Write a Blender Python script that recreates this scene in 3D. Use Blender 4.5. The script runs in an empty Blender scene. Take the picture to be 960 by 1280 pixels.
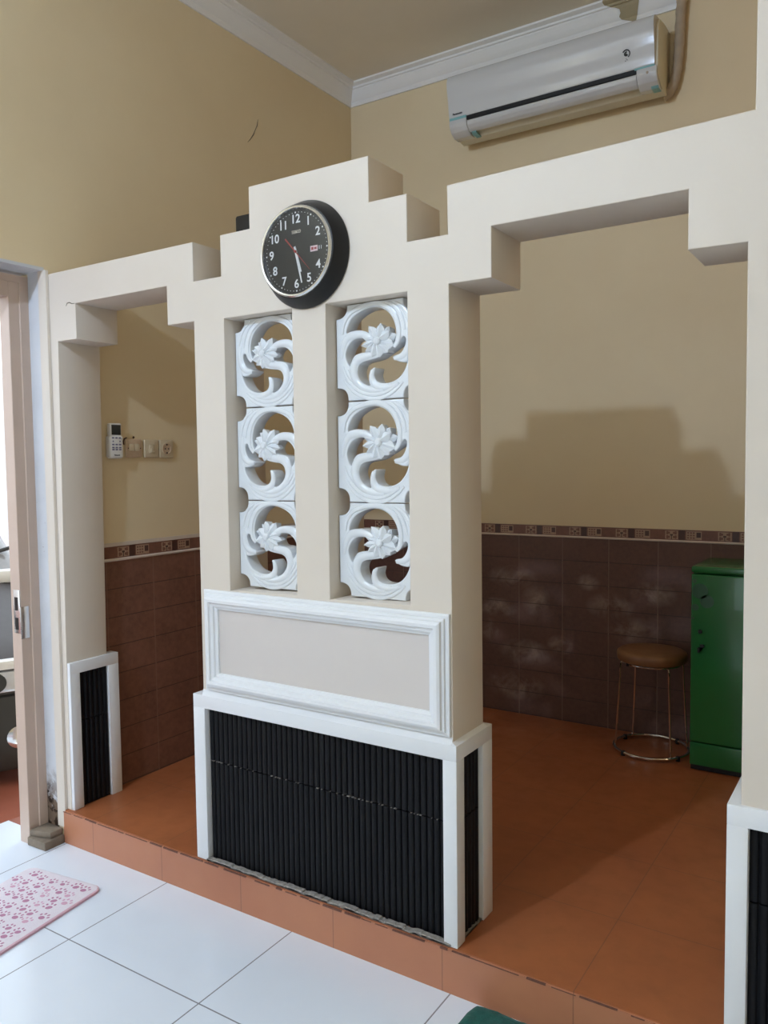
import bpy, bmesh, math, random
from mathutils import Vector, Matrix
random.seed(7)
C = bpy.context.scene.collection
PI = math.pi

# ------------------------------------------------------------------ helpers
def srgb(r, g, b):
    f = lambda c: (c/255/12.92) if c/255 <= .04045 else ((c/255+.055)/1.055)**2.4
    return (f(r), f(g), f(b), 1)

class NT:
    def __init__(s, name):
        s.m = bpy.data.materials.new(name); s.m.use_nodes = True
        s.t = s.m.node_tree; s.b = s.t.nodes['Principled BSDF']
    def n(s, kind, **kw):
        nd = s.t.nodes.new(kind)
        for k, v in kw.items(): setattr(nd, k, v)
        return nd
    def l(s, a, b): s.t.links.new(a, b)
    def val(s, sock, x):
        if hasattr(x, 'is_linked') or hasattr(x, 'links'): s.l(x, sock)
        else: sock.default_value = x
    def math(s, op, a, b=0.0, c=None):
        nd = s.n('ShaderNodeMath', operation=op)
        s.val(nd.inputs[0], a); s.val(nd.inputs[1], b)
        if c is not None: s.val(nd.inputs[2], c)
        return nd.outputs[0]
    def mix(s, f, a, b):
        nd = s.n('ShaderNodeMix', data_type='RGBA')
        s.val(nd.inputs[0], f); s.val(nd.inputs[6], a); s.val(nd.inputs[7], b)
        return nd.outputs[2]
    def coord(s): return s.n('ShaderNodeTexCoord').outputs['Object']
    def noise(s, scale, detail=4, rough=.55, vec=None, dist=0):
        nd = s.n('ShaderNodeTexNoise'); s.l(vec if vec is not None else s.coord(), nd.inputs['Vector'])
        nd.inputs['Scale'].default_value = scale; nd.inputs['Detail'].default_value = detail
        nd.inputs['Roughness'].default_value = rough; nd.inputs['Distortion'].default_value = dist
        return nd.outputs['Fac']
    def ramp(s, f, a, b, lo=0.0, hi=1.0):
        nd = s.n('ShaderNodeMapRange'); s.val(nd.inputs[0], f)
        nd.inputs[1].default_value = a; nd.inputs[2].default_value = b
        nd.inputs[3].default_value = lo; nd.inputs[4].default_value = hi
        return nd.outputs[0]
    def xyz(s):
        nd = s.n('ShaderNodeSeparateXYZ'); s.l(s.coord(), nd.inputs[0]); return nd.outputs
    def line(s, c, off, pitch, w):      # 1 on a joint line, 0 elsewhere
        a = s.math('DIVIDE', s.math('SUBTRACT', c, off), pitch)
        f = s.math('ABSOLUTE', s.math('SUBTRACT', a, s.math('ROUND', a)))
        return s.math('LESS_THAN', f, w/2/pitch)
    def bump(s, h, strength=.3, dist=.002):
        nd = s.n('ShaderNodeBump'); s.l(h, nd.inputs['Height'])
        nd.inputs['Strength'].default_value = strength; nd.inputs['Distance'].default_value = dist
        s.l(nd.outputs[0], s.b.inputs['Normal'])
    def set(s, **kw):
        for k, v in kw.items(): s.val(s.b.inputs[k.replace('_', ' ')], v)
        return s.m

def plain(name, col, rough=.5, metal=0.0, var=.06, scale=30, bump=0.0, coat=0.0, spec=.5):
    t = NT(name); f = t.noise(scale)
    c2 = tuple(x*(1-var*2) for x in col[:3])+(1,); c1 = tuple(min(1, x*(1+var)) for x in col[:3])+(1,)
    t.set(Base_Color=t.mix(f, c1, c2), Roughness=t.ramp(f, 0, 1, max(0, rough-.04), min(1, rough+.04)), Metallic=metal)
    t.b.inputs['Coat Weight'].default_value = coat
    t.b.inputs['Specular IOR Level'].default_value = spec
    if bump: t.bump(t.noise(scale*3), bump, .001)
    return t.m

def paint(name, col, dirt, rough=.6):
    t = NT(name)
    a = t.noise(1.6, 5, .6); b = t.noise(60, 3)
    c = t.mix(t.ramp(a, .35, .75), col, dirt)
    t.set(Base_Color=c, Roughness=rough); t.b.inputs['Specular IOR Level'].default_value = .3
    t.bump(b, .12, .0015)
    return t.m

def mk_mesh(name, verts, faces, smooth=None):
    me = bpy.data.meshes.new(name); me.from_pydata([tuple(v) for v in verts], [], faces); me.update()
    return finish(me, smooth)
def finish(me, smooth=None):
    if smooth is not None:
        me.polygons.foreach_set('use_smooth', [True]*len(me.polygons))
        me.set_sharp_from_angle(angle=math.radians(smooth))
    return me

class MB:
    """collects shapes in world coordinates into one mesh"""
    def __init__(s): s.bm = bmesh.new(); s.mi = 0
    def _tag(s, faces):
        for f in faces: f.material_index = s.mi
    def box(s, x0, x1, y0, y1, z0, z1, bev=0.0, seg=2):
        r = bmesh.ops.create_cube(s.bm, size=1)
        vs = r['verts']
        for v in vs:
            v.co = Vector(((x0+x1)/2+v.co.x*(x1-x0), (y0+y1)/2+v.co.y*(y1-y0), (z0+z1)/2+v.co.z*(z1-z0)))
        fs = list({f for v in vs for f in v.link_faces}); s._tag(fs)
        if bev:
            es = list({e for v in vs for e in v.link_edges})
            r = bmesh.ops.bevel(s.bm, geom=es, offset=bev, segments=seg, affect='EDGES', profile=.5)
            s._tag(r['faces'])
        return s
    def poly(s, pts):
        f = s.bm.faces.new([s.bm.verts.new(p) for p in pts]); f.material_index = s.mi; return f
    def prism(s, prof, axis, a, b, bev=0.0):
        """2-D profile swept along an axis from a to b; prof = list of (p, q)"""
        mk = {'X': lambda p, q, t: (t, p, q), 'Y': lambda p, q, t: (p, t, q), 'Z': lambda p, q, t: (p, q, t)}[axis]
        A = [s.bm.verts.new(mk(p, q, a)) for p, q in prof]; B = [s.bm.verts.new(mk(p, q, b)) for p, q in prof]
        n = len(prof); fs = [s.bm.faces.new(A), s.bm.faces.new(B[::-1])]
        for i in range(n): fs.append(s.bm.faces.new([A[i], B[i], B[(i+1) % n], A[(i+1) % n]][::-1]))
        bmesh.ops.recalc_face_normals(s.bm, faces=fs); s._tag(fs)
        if bev:
            es = list({e for f in fs for e in f.edges})
            r = bmesh.ops.bevel(s.bm, geom=es, offset=bev, segments=2, affect='EDGES', profile=.5); s._tag(r['faces'])
        return s
    def tube(s, pts, rad, n=10, closed=False, cap=True, flat=1.0, up=None):
        pts = [Vector(p) for p in pts]; m = len(pts)
        rs = rad if isinstance(rad, (list, tuple)) else [rad]*m
        rings = []; prev = None
        for i, p in enumerate(pts):
            if closed: t = pts[(i+1) % m]-pts[i-1]
            else: t = pts[min(i+1, m-1)]-pts[max(i-1, 0)]
            t.normalize()
            if prev is None:
                u = Vector(up) if up else (Vector((0, 0, 1)) if abs(t.z) < .9 else Vector((1, 0, 0)))
            else: u = prev
            u = (u-t*u.dot(t)).normalized(); prev = u; w = t.cross(u)
            rings.append([s.bm.verts.new(p+(u*math.cos(2*PI*k/n)*flat+w*math.sin(2*PI*k/n))*rs[i]) for k in range(n)])
        fs = []
        for i in range(m if closed else m-1):
            A, B = rings[i], rings[(i+1) % m]
            for k in range(n): fs.append(s.bm.faces.new([A[k], A[(k+1) % n], B[(k+1) % n], B[k]]))
        if cap and not closed: fs += [s.bm.faces.new(rings[0][::-1]), s.bm.faces.new(rings[-1])]
        bmesh.ops.recalc_face_normals(s.bm, faces=fs); s._tag(fs); return s
    def lathe(s, prof, org, axis='Z', n=48, sx=1.0):
        """prof = [(r, h)], turned about axis through org; axis 'Y' points to -Y (towards the front room), 'X' to +X"""
        o = Vector(org)
        def pt(r, h, a):
            c, d = math.cos(a)*r, math.sin(a)*r
            return o+{'Z': Vector((c, d, h)), 'Y': Vector((c, -h, d)), 'X': Vector((h, c, d))}[axis]
        rings = []
        for r, h in prof:
            if r < 1e-6: rings.append([s.bm.verts.new(pt(0, h, 0))])
            else: rings.append([s.bm.verts.new(pt(r, h, 2*PI*k/n)) for k in range(n)])
        fs = []
        for A, B in zip(rings, rings[1:]):
            for k in range(n):
                a, b = A[k % len(A)], A[(k+1) % len(A)]; c, d = B[(k+1) % len(B)], B[k % len(B)]
                q = []
                for v in (a, b, c, d):
                    if v not in q: q.append(v)
                if len(q) > 2: fs.append(s.bm.faces.new(q))
        bmesh.ops.recalc_face_normals(s.bm, faces=fs); s._tag(fs); return s
    def rot(s, M):
        bmesh.ops.transform(s.bm, matrix=M, verts=s.bm.verts); return s
    def add(s, me, M=None):
        k = len(s.bm.verts); kf = len(s.bm.faces); s.bm.from_mesh(me); s.bm.verts.ensure_lookup_table(); s.bm.faces.ensure_lookup_table()
        if M: bmesh.ops.transform(s.bm, matrix=M, verts=s.bm.verts[k:])
        s._tag(s.bm.faces[kf:]); return s
    def build(s, name, mats, parent=None, smooth=35):
        me = bpy.data.meshes.new(name)
        if parent is not None:
            M = parent['_w'] if '_w' in parent else None
            off = Vector(parent.get('_org', (0, 0, 0)))
            bmesh.ops.translate(s.bm, verts=s.bm.verts, vec=-off)
        s.bm.to_mesh(me); s.bm.free()
        finish(me, smooth)
        for m in (mats if isinstance(mats, (list, tuple)) else [mats]): me.materials.append(m)
        return link(name, me, parent)

ORG = {}
def link(name, me, parent=None):
    o = bpy.data.objects.new(name, me); C.objects.link(o)
    if parent is not None:
        o.parent = parent
        if parent.type == 'MESH': o['_org'] = list(parent.get('_org', (0, 0, 0)))
        else: o['_org'] = list(parent['_org'])
    return o
def tag(o, label, cat, group=None, kind='thing'):
    o['label'] = label; o['category'] = cat; o['kind'] = kind
    if group: o['group'] = group
    return o
def thing(name, label, cat, loc, group=None):
    o = bpy.data.objects.new(name, None); C.objects.link(o); o.location = loc; o['_org'] = list(loc)
    o.empty_display_size = .05
    return tag(o, label, cat, group)
def struct(o, label=None, cat=None):
    o['kind'] = 'structure'
    if label: o['label'] = label; o['category'] = cat
    return o

def plate(loops, t, bev=0.0, y0=0.0, res=1, smooth_splines=None):
    """a filled outline (first loop outer, rest holes) in XZ, front face at y0, thickness t -> mesh"""
    cu = bpy.data.curves.new('tmp', 'CURVE'); cu.dimensions = '2D'; cu.fill_mode = 'BOTH'
    cu.extrude = t/2-bev; cu.bevel_depth = bev; cu.bevel_resolution = res; cu.offset = -bev
    for L in loops:
        sp = cu.splines.new('POLY'); sp.points.add(len(L)-1)
        for p, (x, z) in zip(sp.points, L): p.co = (x, z, 0, 1)
        sp.use_cyclic_u = True
    ob = bpy.data.objects.new('tmp', cu); C.objects.link(ob)
    dg = bpy.context.evaluated_depsgraph_get(); dg.update()
    me = bpy.data.meshes.new_from_object(ob.evaluated_get(dg))
    bpy.data.objects.remove(ob); bpy.data.curves.remove(cu)
    for v in me.vertices:
        x, z, d = v.co; v.co = (x, y0+t/2-d, z)
    return me

def catmull(pts, n=6, closed=True):
    out = []; m = len(pts)
    for i in range(m if closed else m-1):
        g = (lambda k: pts[k % m]) if closed else (lambda k: pts[min(max(k, 0), m-1)])
        p0, p1, p2, p3 = g(i-1), g(i), g(i+1), g(i+2)
        for k in range(n):
            t = k/n
            out.append(tuple(.5*((2*b)+(-a+c)*t+(2*a-5*b+4*c-d)*t*t+(-a+3*b-3*c+d)*t**3) for a, b, c, d in zip(p0, p1, p2, p3)))
    if not closed: out.append(tuple(pts[-1]))
    return out

def text_mesh(body, size, M, thick=.0004, weight=0.0, align='CENTER'):
    cu = bpy.data.curves.new('tmp', 'FONT'); cu.body = body; cu.size = size; cu.extrude = thick; cu.offset = weight
    cu.align_x = align; cu.align_y = 'CENTER'
    ob = bpy.data.objects.new('tmp', cu); C.objects.link(ob)
    dg = bpy.context.evaluated_depsgraph_get(); dg.update()
    me = bpy.data.meshes.new_from_object(ob.evaluated_get(dg))
    bpy.data.objects.remove(ob); bpy.data.curves.remove(cu)
    me.transform(M); return me
def facing_front(x, y, z): return Matrix.Translation((x, y, z)) @ Matrix.Rotation(PI/2, 4, 'X')
def facing_right(x, y, z): return Matrix.Translation((x, y, z)) @ Matrix.Rotation(PI/2, 4, 'Z') @ Matrix.Rotation(PI/2, 4, 'X')

# ------------------------------------------------------------------ dimensions (metres)
H = .141            # raised floor
XL, YB, ZC = -.235, 2.163, 3.875
T = .2              # thickness of the divider
XR, YF = 5.0, -7.5

# ------------------------------------------------------------------ materials
M_wall = paint('cream_wall_paint', (.735, .61, .40, 1), (.695, .565, .36, 1))
M_div = paint('pale_cream_paint', (.70, .63, .55, 1), (.665, .59, .505, 1), .5)
M_ceil = paint('ceiling_paint', (.80, .74, .62, 1), (.75, .69, .57, 1), .7)
M_white = plain('white_gloss_paint', (.80, .81, .83, 1), .3, var=.02, scale=8, bump=.03)
M_crown = plain('white_cornice', (.80, .79, .77, 1), .45, var=.02, scale=6)
M_panel = plain('blush_panel_paint', (.66, .605, .57, 1), .45, var=.02, scale=5)
M_glaze = plain('white_glazed_ceramic', (.74, .77, .80, 1), .16, var=.015, scale=10, coat=.3)

def make_white_tile():
    t = NT('white_floor_tile'); x, y, z = t.xyz()
    g = t.math('MAXIMUM', t.line(x, -.219, .6046, .0045), t.line(y, -.441, .6046, .0045))
    a = t.noise(1.3, 5); c = t.mix(t.ramp(a, .35, .7), (.81, .86, .94, 1), (.76, .81, .89, 1))
    t.set(Base_Color=t.mix(g, c, (.22, .22, .25, 1)), Roughness=t.math('ADD', t.math('MULTIPLY', g, .4), .18))
    t.b.inputs['Specular IOR Level'].default_value = .5
    t.bump(t.math('SUBTRACT', 1.0, g), .4, .001)
    return t.m
M_ftile = make_white_tile()
def make_red_tile():
    t = NT('terracotta_floor_tile'); x, y, z = t.xyz()
    top = t.math('GREATER_THAN', z, H-.004)
    gx = t.line(x, -.0435+.403, .403, .0035); gy = t.math('MULTIPLY', t.line(y, -.0115, .403, .0035), top)
    ny = t.math('GREATER_THAN', y, .02)
    g = t.math('MAXIMUM', gx, t.math('MULTIPLY', gy, ny))
    a = t.noise(2.2, 6, .6); b = t.noise(14, 4)
    c = t.mix(t.ramp(a, .3, .7), (.40, .130, .047, 1), (.30, .090, .032, 1))
    c = t.mix(t.ramp(b, .45, .8, 0, .35), c, (.24, .09, .04, 1))
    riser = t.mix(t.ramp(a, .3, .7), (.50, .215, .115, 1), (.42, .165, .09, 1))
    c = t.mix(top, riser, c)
    t.set(Base_Color=t.mix(t.math('MULTIPLY', g, .5), c, (.13, .06, .04, 1)), Roughness=t.ramp(b, .3, .8, .32, .48))
    t.bump(t.math('SUBTRACT', t.math('MULTIPLY', b, .2), g), .3, .001)
    return t.m
M_rtile = make_red_tile()
def make_dado(name, along, off, pitch):
    t = NT(name); xyz = t.xyz(); u = xyz[0] if along == 'X' else xyz[1]; z = xyz[2]
    g1 = t.line(u, off, pitch, .005); g2 = t.line(z, 1.158, .1265, .004)
    a = t.noise(5, 6, .65); b = t.noise(45, 4, .6)
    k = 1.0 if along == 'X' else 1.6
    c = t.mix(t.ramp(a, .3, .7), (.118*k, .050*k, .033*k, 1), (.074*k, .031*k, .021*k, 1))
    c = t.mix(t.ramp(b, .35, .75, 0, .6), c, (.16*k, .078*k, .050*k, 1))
    if along == 'X':      # chalky bloom on the tiles, each stain at its own place
        st = None
        for (sx, sz, rx, rz) in ((.84, .92, .16, .07), (.98, .80, .09, .10), (.74, .74, .14, .06), (.92, .50, .17, .08), (.85, .30, .20, .09),
                                 (1.40, .80, .14, .08), (1.62, .88, .13, .07), (1.52, .68, .15, .08), (1.12, .56, .08, .06), (.70, .60, .06, .08), (1.28, .92, .07, .05)):
            d = t.math('ADD', t.math('POWER', t.math('DIVIDE', t.math('SUBTRACT', u, sx), rx), 2), t.math('POWER', t.math('DIVIDE', t.math('SUBTRACT', z, sz), rz), 2))
            k = t.ramp(d, 1, 0)
            st = k if st is None else t.math('MAXIMUM', st, k)
        n2 = t.ramp(t.noise(9, 5, .65, dist=.5), .38, .70)
        c = t.mix(t.math('MULTIPLY', t.math('MULTIPLY', st, n2), .8), c, (.36, .27, .22, 1))
    gg = t.math('MAXIMUM', t.math('MULTIPLY', g1, .45), t.math('MULTIPLY', g2, .8))
    gc = t.mix(g1, (.045, .022, .016, 1), (.26, .16, .11, 1))
    t.set(Base_Color=t.mix(gg, c, gc), Roughness=t.ramp(b, .3, .7, .42, .6))
    t.bump(t.math('SUBTRACT', t.math('MULTIPLY', b, .25), t.math('MAXIMUM', g1, g2)), .5, .002)
    return t.m
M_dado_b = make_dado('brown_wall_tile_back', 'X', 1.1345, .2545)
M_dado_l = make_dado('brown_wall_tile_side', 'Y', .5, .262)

M_bord = plain('border_rust_brown', (.20, .085, .055, 1), .4, var=.2, scale=40)
M_bord_d = plain('border_dark_brown', (.075, .03, .022, 1), .4, var=.2, scale=40)
M_bord_l = plain('border_sand', (.42, .28, .19, 1), .45, var=.15, scale=60)
M_bead = plain('border_bead_white', (.62, .52, .44, 1), .4, var=.08, scale=20)
M_rib = plain('black_ribbed_tile', (.004, .0042, .006, 1), .5, var=.2, scale=25, spec=.22)
M_edge = plain('worn_tile_edge', (.19, .08, .055, 1), .8, var=.4, scale=60)
M_mortar = plain('grey_mortar', (.33, .30, .27, 1), .9, var=.4, scale=70, bump=.6)
M_conc = plain('worn_concrete', (.24, .19, .14, 1), .85, var=.3, scale=18, bump=.5)
M_frame = plain('beige_door_frame_paint', (.56, .43, .35, 1), .4, var=.05, scale=10)
def make_jamb():
    t = NT('jamb_white_paint'); x, y, z = t.xyz()
    n = t.noise(16, 6, .7, dist=.6)
    hgt = t.ramp(z, .40, .03)
    m = t.math('MULTIPLY', t.ramp(t.math('ADD', n, t.math('MULTIPLY', hgt, .42)), .60, .72), t.ramp(z, .36, .16))
    sp = t.math('MULTIPLY', t.ramp(t.noise(55, 3), .70, .74), t.ramp(z, 2.0, .2, .25, 1))
    c = t.mix(t.ramp(t.noise(5, 5), .4, .7), (.62, .63, .66, 1), (.55, .56, .59, 1))
    c = t.mix(m, c, (.16, .11, .075, 1)); dk = t.math('MULTIPLY', t.ramp(t.math('ADD', t.noise(22, 5, .65), t.ramp(z, .26, .05, 0, .16)), .60, .66), t.ramp(z, .26, .2)); c = t.mix(dk, c, (.030, .017, .010, 1)); t.b.inputs['Specular IOR Level'].default_value = .15; c = t.mix(sp, c, (.25, .18, .15, 1))
    t.set(Base_Color=c, Roughness=.8); t.bump(t.noise(25), .3, .003); return t.m
M_jamb = make_jamb()
M_black = plain('black_plastic', (.006, .006, .007, 1), .42, var=.1, spec=.4)
M_chrome = plain('chrome', (.78, .78, .78, 1), .12, 1.0, var=.03)
M_acw = plain('white_ac_plastic', (.60, .60, .59, 1), .11, var=.015, scale=5, coat=.2)
M_acs = plain('aged_ac_side_plastic', (.66, .62, .48, 1), .4, var=.03)
M_teal = plain('teal_tape', (.22, .45, .45, 1), .5)
M_pipe = plain('wrapped_pipe_tape', (.42, .33, .23, 1), .6, var=.15, scale=20, bump=.2)
M_green = plain('green_enamel', (.018, .16, .04, 1), .25, var=.15, scale=3, coat=.3)
M_green_refl = plain('green_reflection', (.010, .085, .024, 1), .3, var=.1, scale=5)  # darker green for the reflections painted on the fridge door
M_vinyl = plain('tan_vinyl', (.22, .095, .034, 1), .5, var=.15, scale=15, bump=.15)
M_ivory = plain('ivory_plastic', (.60, .50, .34, 1), .35, var=.05)
M_ivory_old = plain('yellowed_plastic', (.56, .41, .28, 1), .4, var=.12, scale=60)
M_remote = plain('white_remote_plastic', (.74, .74, .73, 1), .35, var=.03)
M_lcd = plain('dark_lcd', (.03, .035, .035, 1), .15)
M_button = plain('blue_grey_buttons', (.17, .17, .27, 1), .5)
M_dial = plain('black_dial', (.008, .008, .009, 1), .35, var=.1)
M_num = plain('white_numerals', (.82, .82, .80, 1), .4, var=.02)
M_red = plain('red_hand', (.36, .03, .03, 1), .4)
M_pinkw = plain('pink_white_paper', (.80, .60, .60, 1), .6)
M_silver = plain('silver_trim', (.72, .72, .72, 1), .2, .9, var=.03)
def make_glass():
    t = NT('clock_glass'); t.set(Base_Color=(1, 1, 1, 1), Roughness=.02)
    t.b.inputs['Transmission Weight'].default_value = 1; t.b.inputs['IOR'].default_value = 1.0
    out = t.t.nodes['Material Output']; tr = t.n('ShaderNodeBsdfTransparent'); gl = t.n('ShaderNodeBsdfGlossy'); gl.inputs['Roughness'].default_value = .04
    fr = t.n('ShaderNodeFresnel'); fr.inputs['IOR'].default_value = 1.45; mx = t.n('ShaderNodeMixShader')
    t.l(fr.outputs[0], mx.inputs[0]); t.l(tr.outputs[0], mx.inputs[1]); t.l(gl.outputs[0], mx.inputs[2]); t.l(mx.outputs[0], out.inputs[0])
    return t.m
M_glass = make_glass()
def make_plush(name, a, b, s=260, str_=.9):
    t = NT(name); n = t.noise(s, 3, .7); m = t.noise(40, 4)
    t.set(Base_Color=t.mix(t.math('MULTIPLY', n, m), a, b), Roughness=.95); t.b.inputs['Sheen Weight'].default_value = .1
    t.bump(n, str_, .004); return t.m
M_mat = make_plush('pink_white_plush', (.86, .80, .85, 1), (.78, .64, .72, 1))
M_paw = make_plush('mauve_paw_plush', (.50, .20, .33, 1), (.60, .30, .43, 1))
M_pawp = make_plush('pale_pink_paw_plush', (.72, .40, .54, 1), (.66, .38, .50, 1))
M_matedge = make_plush('pink_binding', (.74, .47, .55, 1), (.66, .38, .47, 1), 120, .4)
M_rug = make_plush('green_shag', (.0, .05, .045, 1), (.02, .21, .16, 1), 60, 1.0)
M_redout = plain('red_carport_floor', (.33, .10, .06, 1), .35, var=.15, scale=6)
M_outw = plain('white_carport_wall', (.85, .85, .85, 1), .7, var=.03)
M_car = plain('dark_grey_car_paint', (.085, .078, .082, 1), .55, 0, var=.03, spec=.3)
M_cardk = plain('dark_car_plastic', (.03, .03, .032, 1), .5)
M_carglass = plain('car_glass', (.26, .25, .25, 1), .08, 0, var=.1)
M_carwhite = plain('white_car_strip', (.80, .80, .80, 1), .3)
M_lens = plain('lamp_lens', (.60, .62, .66, 1), .1, .4)
M_tyre = plain('tyre_rubber', (.02, .02, .02, 1), .8)
M_crack = plain('crack_shadow_line', (.16, .13, .09, 1), .9)
M_brown = plain('matte_brown', (.40, .33, .20, 1), .8, var=.15, scale=12)

# ------------------------------------------------------------------ room shell
b = MB(); b.box(XL-.4, XR, YF, -.0149, -.10, 0); struct(b.build('floor', M_ftile))
b = MB(); b.box(XL, XR, -.015, YB, -.10, H-.006).box(XL, XR, -.011, YB, H-.006, H)
plat = struct(b.build('floor_raised', M_rtile))
# chipped mortar along the nosing of the step
b = MB(); x = XL
while x < XR-.05:
    w = random.uniform(.02, .12); d = random.uniform(-.0006, .001)
    b.box(x, x+w, -.0165-d, -.009, H-.0085-random.uniform(0, .002), H-.006+random.uniform(-.001, .0008)); x += w*random.uniform(.95, 1.7)
b.build('edge_mortar', M_edge, plat)['kind'] = 'stuff'
b = MB(); b.box(XL-.4, XR, YF, YB+.2, ZC, ZC+.1); struct(b.build('ceiling', M_ceil))
# left wall with the doorway (Y -1.00 .. -.012) : pieces around the opening
DY0, DY1, DZ = -1.06, -.012, 2.372
b = MB()
XW = XL-.165
b.box(XW, XL, DY1, YB+.2, -.1, ZC).box(XW, XL, YF, DY0, -.1, ZC).box(XW, XL, DY0, DY1, DZ, ZC)
wl = struct(b.build('wall_left', M_wall, smooth=None))
b = MB(); b.box(XW, XR, YB, YB+.2, -.1, ZC); wb = struct(b.build('wall_back', M_wall, smooth=None))
b = MB(); b.box(XR, XR+.15, YF, YB+.2, -.1, ZC); struct(b.build('wall_right', M_wall, smooth=None))
WX0, WX1, WZ0, WZ1 = -.05, 2.65, .75, 2.75
b = MB(); b.box(XW, WX0, YF-.15, YF, -.1, ZC).box(WX1, XR+.15, YF-.15, YF, -.1, ZC).box(WX0, WX1, YF-.15, YF, -.1, WZ0).box(WX0, WX1, YF-.15, YF, WZ1, ZC)
struct(b.build('wall_front', M_wall, smooth=None))
b = MB()
for x in (WX0, WX0+.9, WX0+1.8, WX1-.05): b.box(x, x+.05, YF-.12, YF-.05, WZ0, WZ1)
b.box(WX0+.05, WX1-.05, YF-.12, YF-.05, WZ0, WZ0+.05).box(WX0+.05, WX1-.05, YF-.12, YF-.05, WZ1-.05, WZ1)
struct(b.build('window_1', M_frame))
# hairline crack in the left wall
b = MB(); b.tube([(XL, 1.30, 3.40), (XL, 1.292, 3.365), (XL, 1.275, 3.335), (XL, 1.262, 3.31), (XL, 1.235, 3.275), (XL, 1.215, 3.255)], [.001, .003, .002, .0034, .0022, .001], 6, flat=1)
b.build('plaster_crack', M_crack, wl)
# plaster strip on the wall edge between doorway and divider
b = MB(); b.prism([(XL-.034, DY1+.002), (XL-.034, DY1-.005), (XL-.004, DY1-.006), (XL+.010, DY1), (XL+.012, -.001), (XL-.001, -.001)], 'Z', .068, 2.362)
b.build('plaster_edge', M_div, wl)

# cornices
prof = [(0, -.115), (.010, -.115), (.012, -.108), (.016, -.100), (.016, -.092), (.026, -.080), (.033, -.066), (.040, -.050), (.047, -.040), (.047, -.033), (.055, -.030), (.057, -.020), (.068, -.016), (.080, -.010), (.080, 0), (0, 0)]
prof_b = [(YB-p, ZC+q) for p, q in prof]; prof_l = [(XL+p, ZC+q) for p, q in prof]
b = MB()
vs = [[b.bm.verts.new((XL+p, y, ZC+q)) for p, q in prof] for y in (YF,)] + [[b.bm.verts.new((XL+p, YB-p, ZC+q)) for p, q in prof]]
n = len(prof)
for i in range(n): b.bm.faces.new([vs[0][i], vs[0][(i+1) % n], vs[1][(i+1) % n], vs[1][i]])
bmesh.ops.recalc_face_normals(b.bm, faces=b.bm.faces)
struct(b.build('trim_1', M_crown, smooth=20))
b = MB()
vs = [[b.bm.verts.new((XL+p, YB-p, ZC+q)) for p, q in prof]] + [[b.bm.verts.new((1.74, YB-p, ZC+q)) for p, q in prof]]
for i in range(n): b.bm.faces.new([vs[0][i], vs[0][(i+1) % n], vs[1][(i+1) % n], vs[1][i]])
b.bm.faces.new(vs[1]); bmesh.ops.recalc_face_normals(b.bm, faces=b.bm.faces)
vs = [[b.bm.verts.new((1.78, YB-p*.8, ZC+q*.55)) for p, q in prof]] + [[b.bm.verts.new((XR, YB-p*.8, ZC+q*.55)) for p, q in prof]]
fs = [b.bm.faces.new([vs[0][i], vs[0][(i+1) % n], vs[1][(i+1) % n], vs[1][i]]) for i in range(n)]
fs.append(b.bm.faces.new(vs[0])); bmesh.ops.recalc_face_normals(b.bm, faces=fs)
tb = struct(b.build('trim_2', M_crown, smooth=20))
# brown patch over the cornice above the air conditioner, wider towards the ceiling
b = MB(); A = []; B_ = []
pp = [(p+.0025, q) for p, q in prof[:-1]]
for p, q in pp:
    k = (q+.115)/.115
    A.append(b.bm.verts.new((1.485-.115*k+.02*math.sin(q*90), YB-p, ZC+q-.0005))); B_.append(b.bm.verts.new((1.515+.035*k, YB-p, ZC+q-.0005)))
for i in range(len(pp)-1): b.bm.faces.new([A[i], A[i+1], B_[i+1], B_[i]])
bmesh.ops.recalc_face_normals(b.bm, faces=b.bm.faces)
b.build('brown_patch', M_brown, tb)

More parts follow.
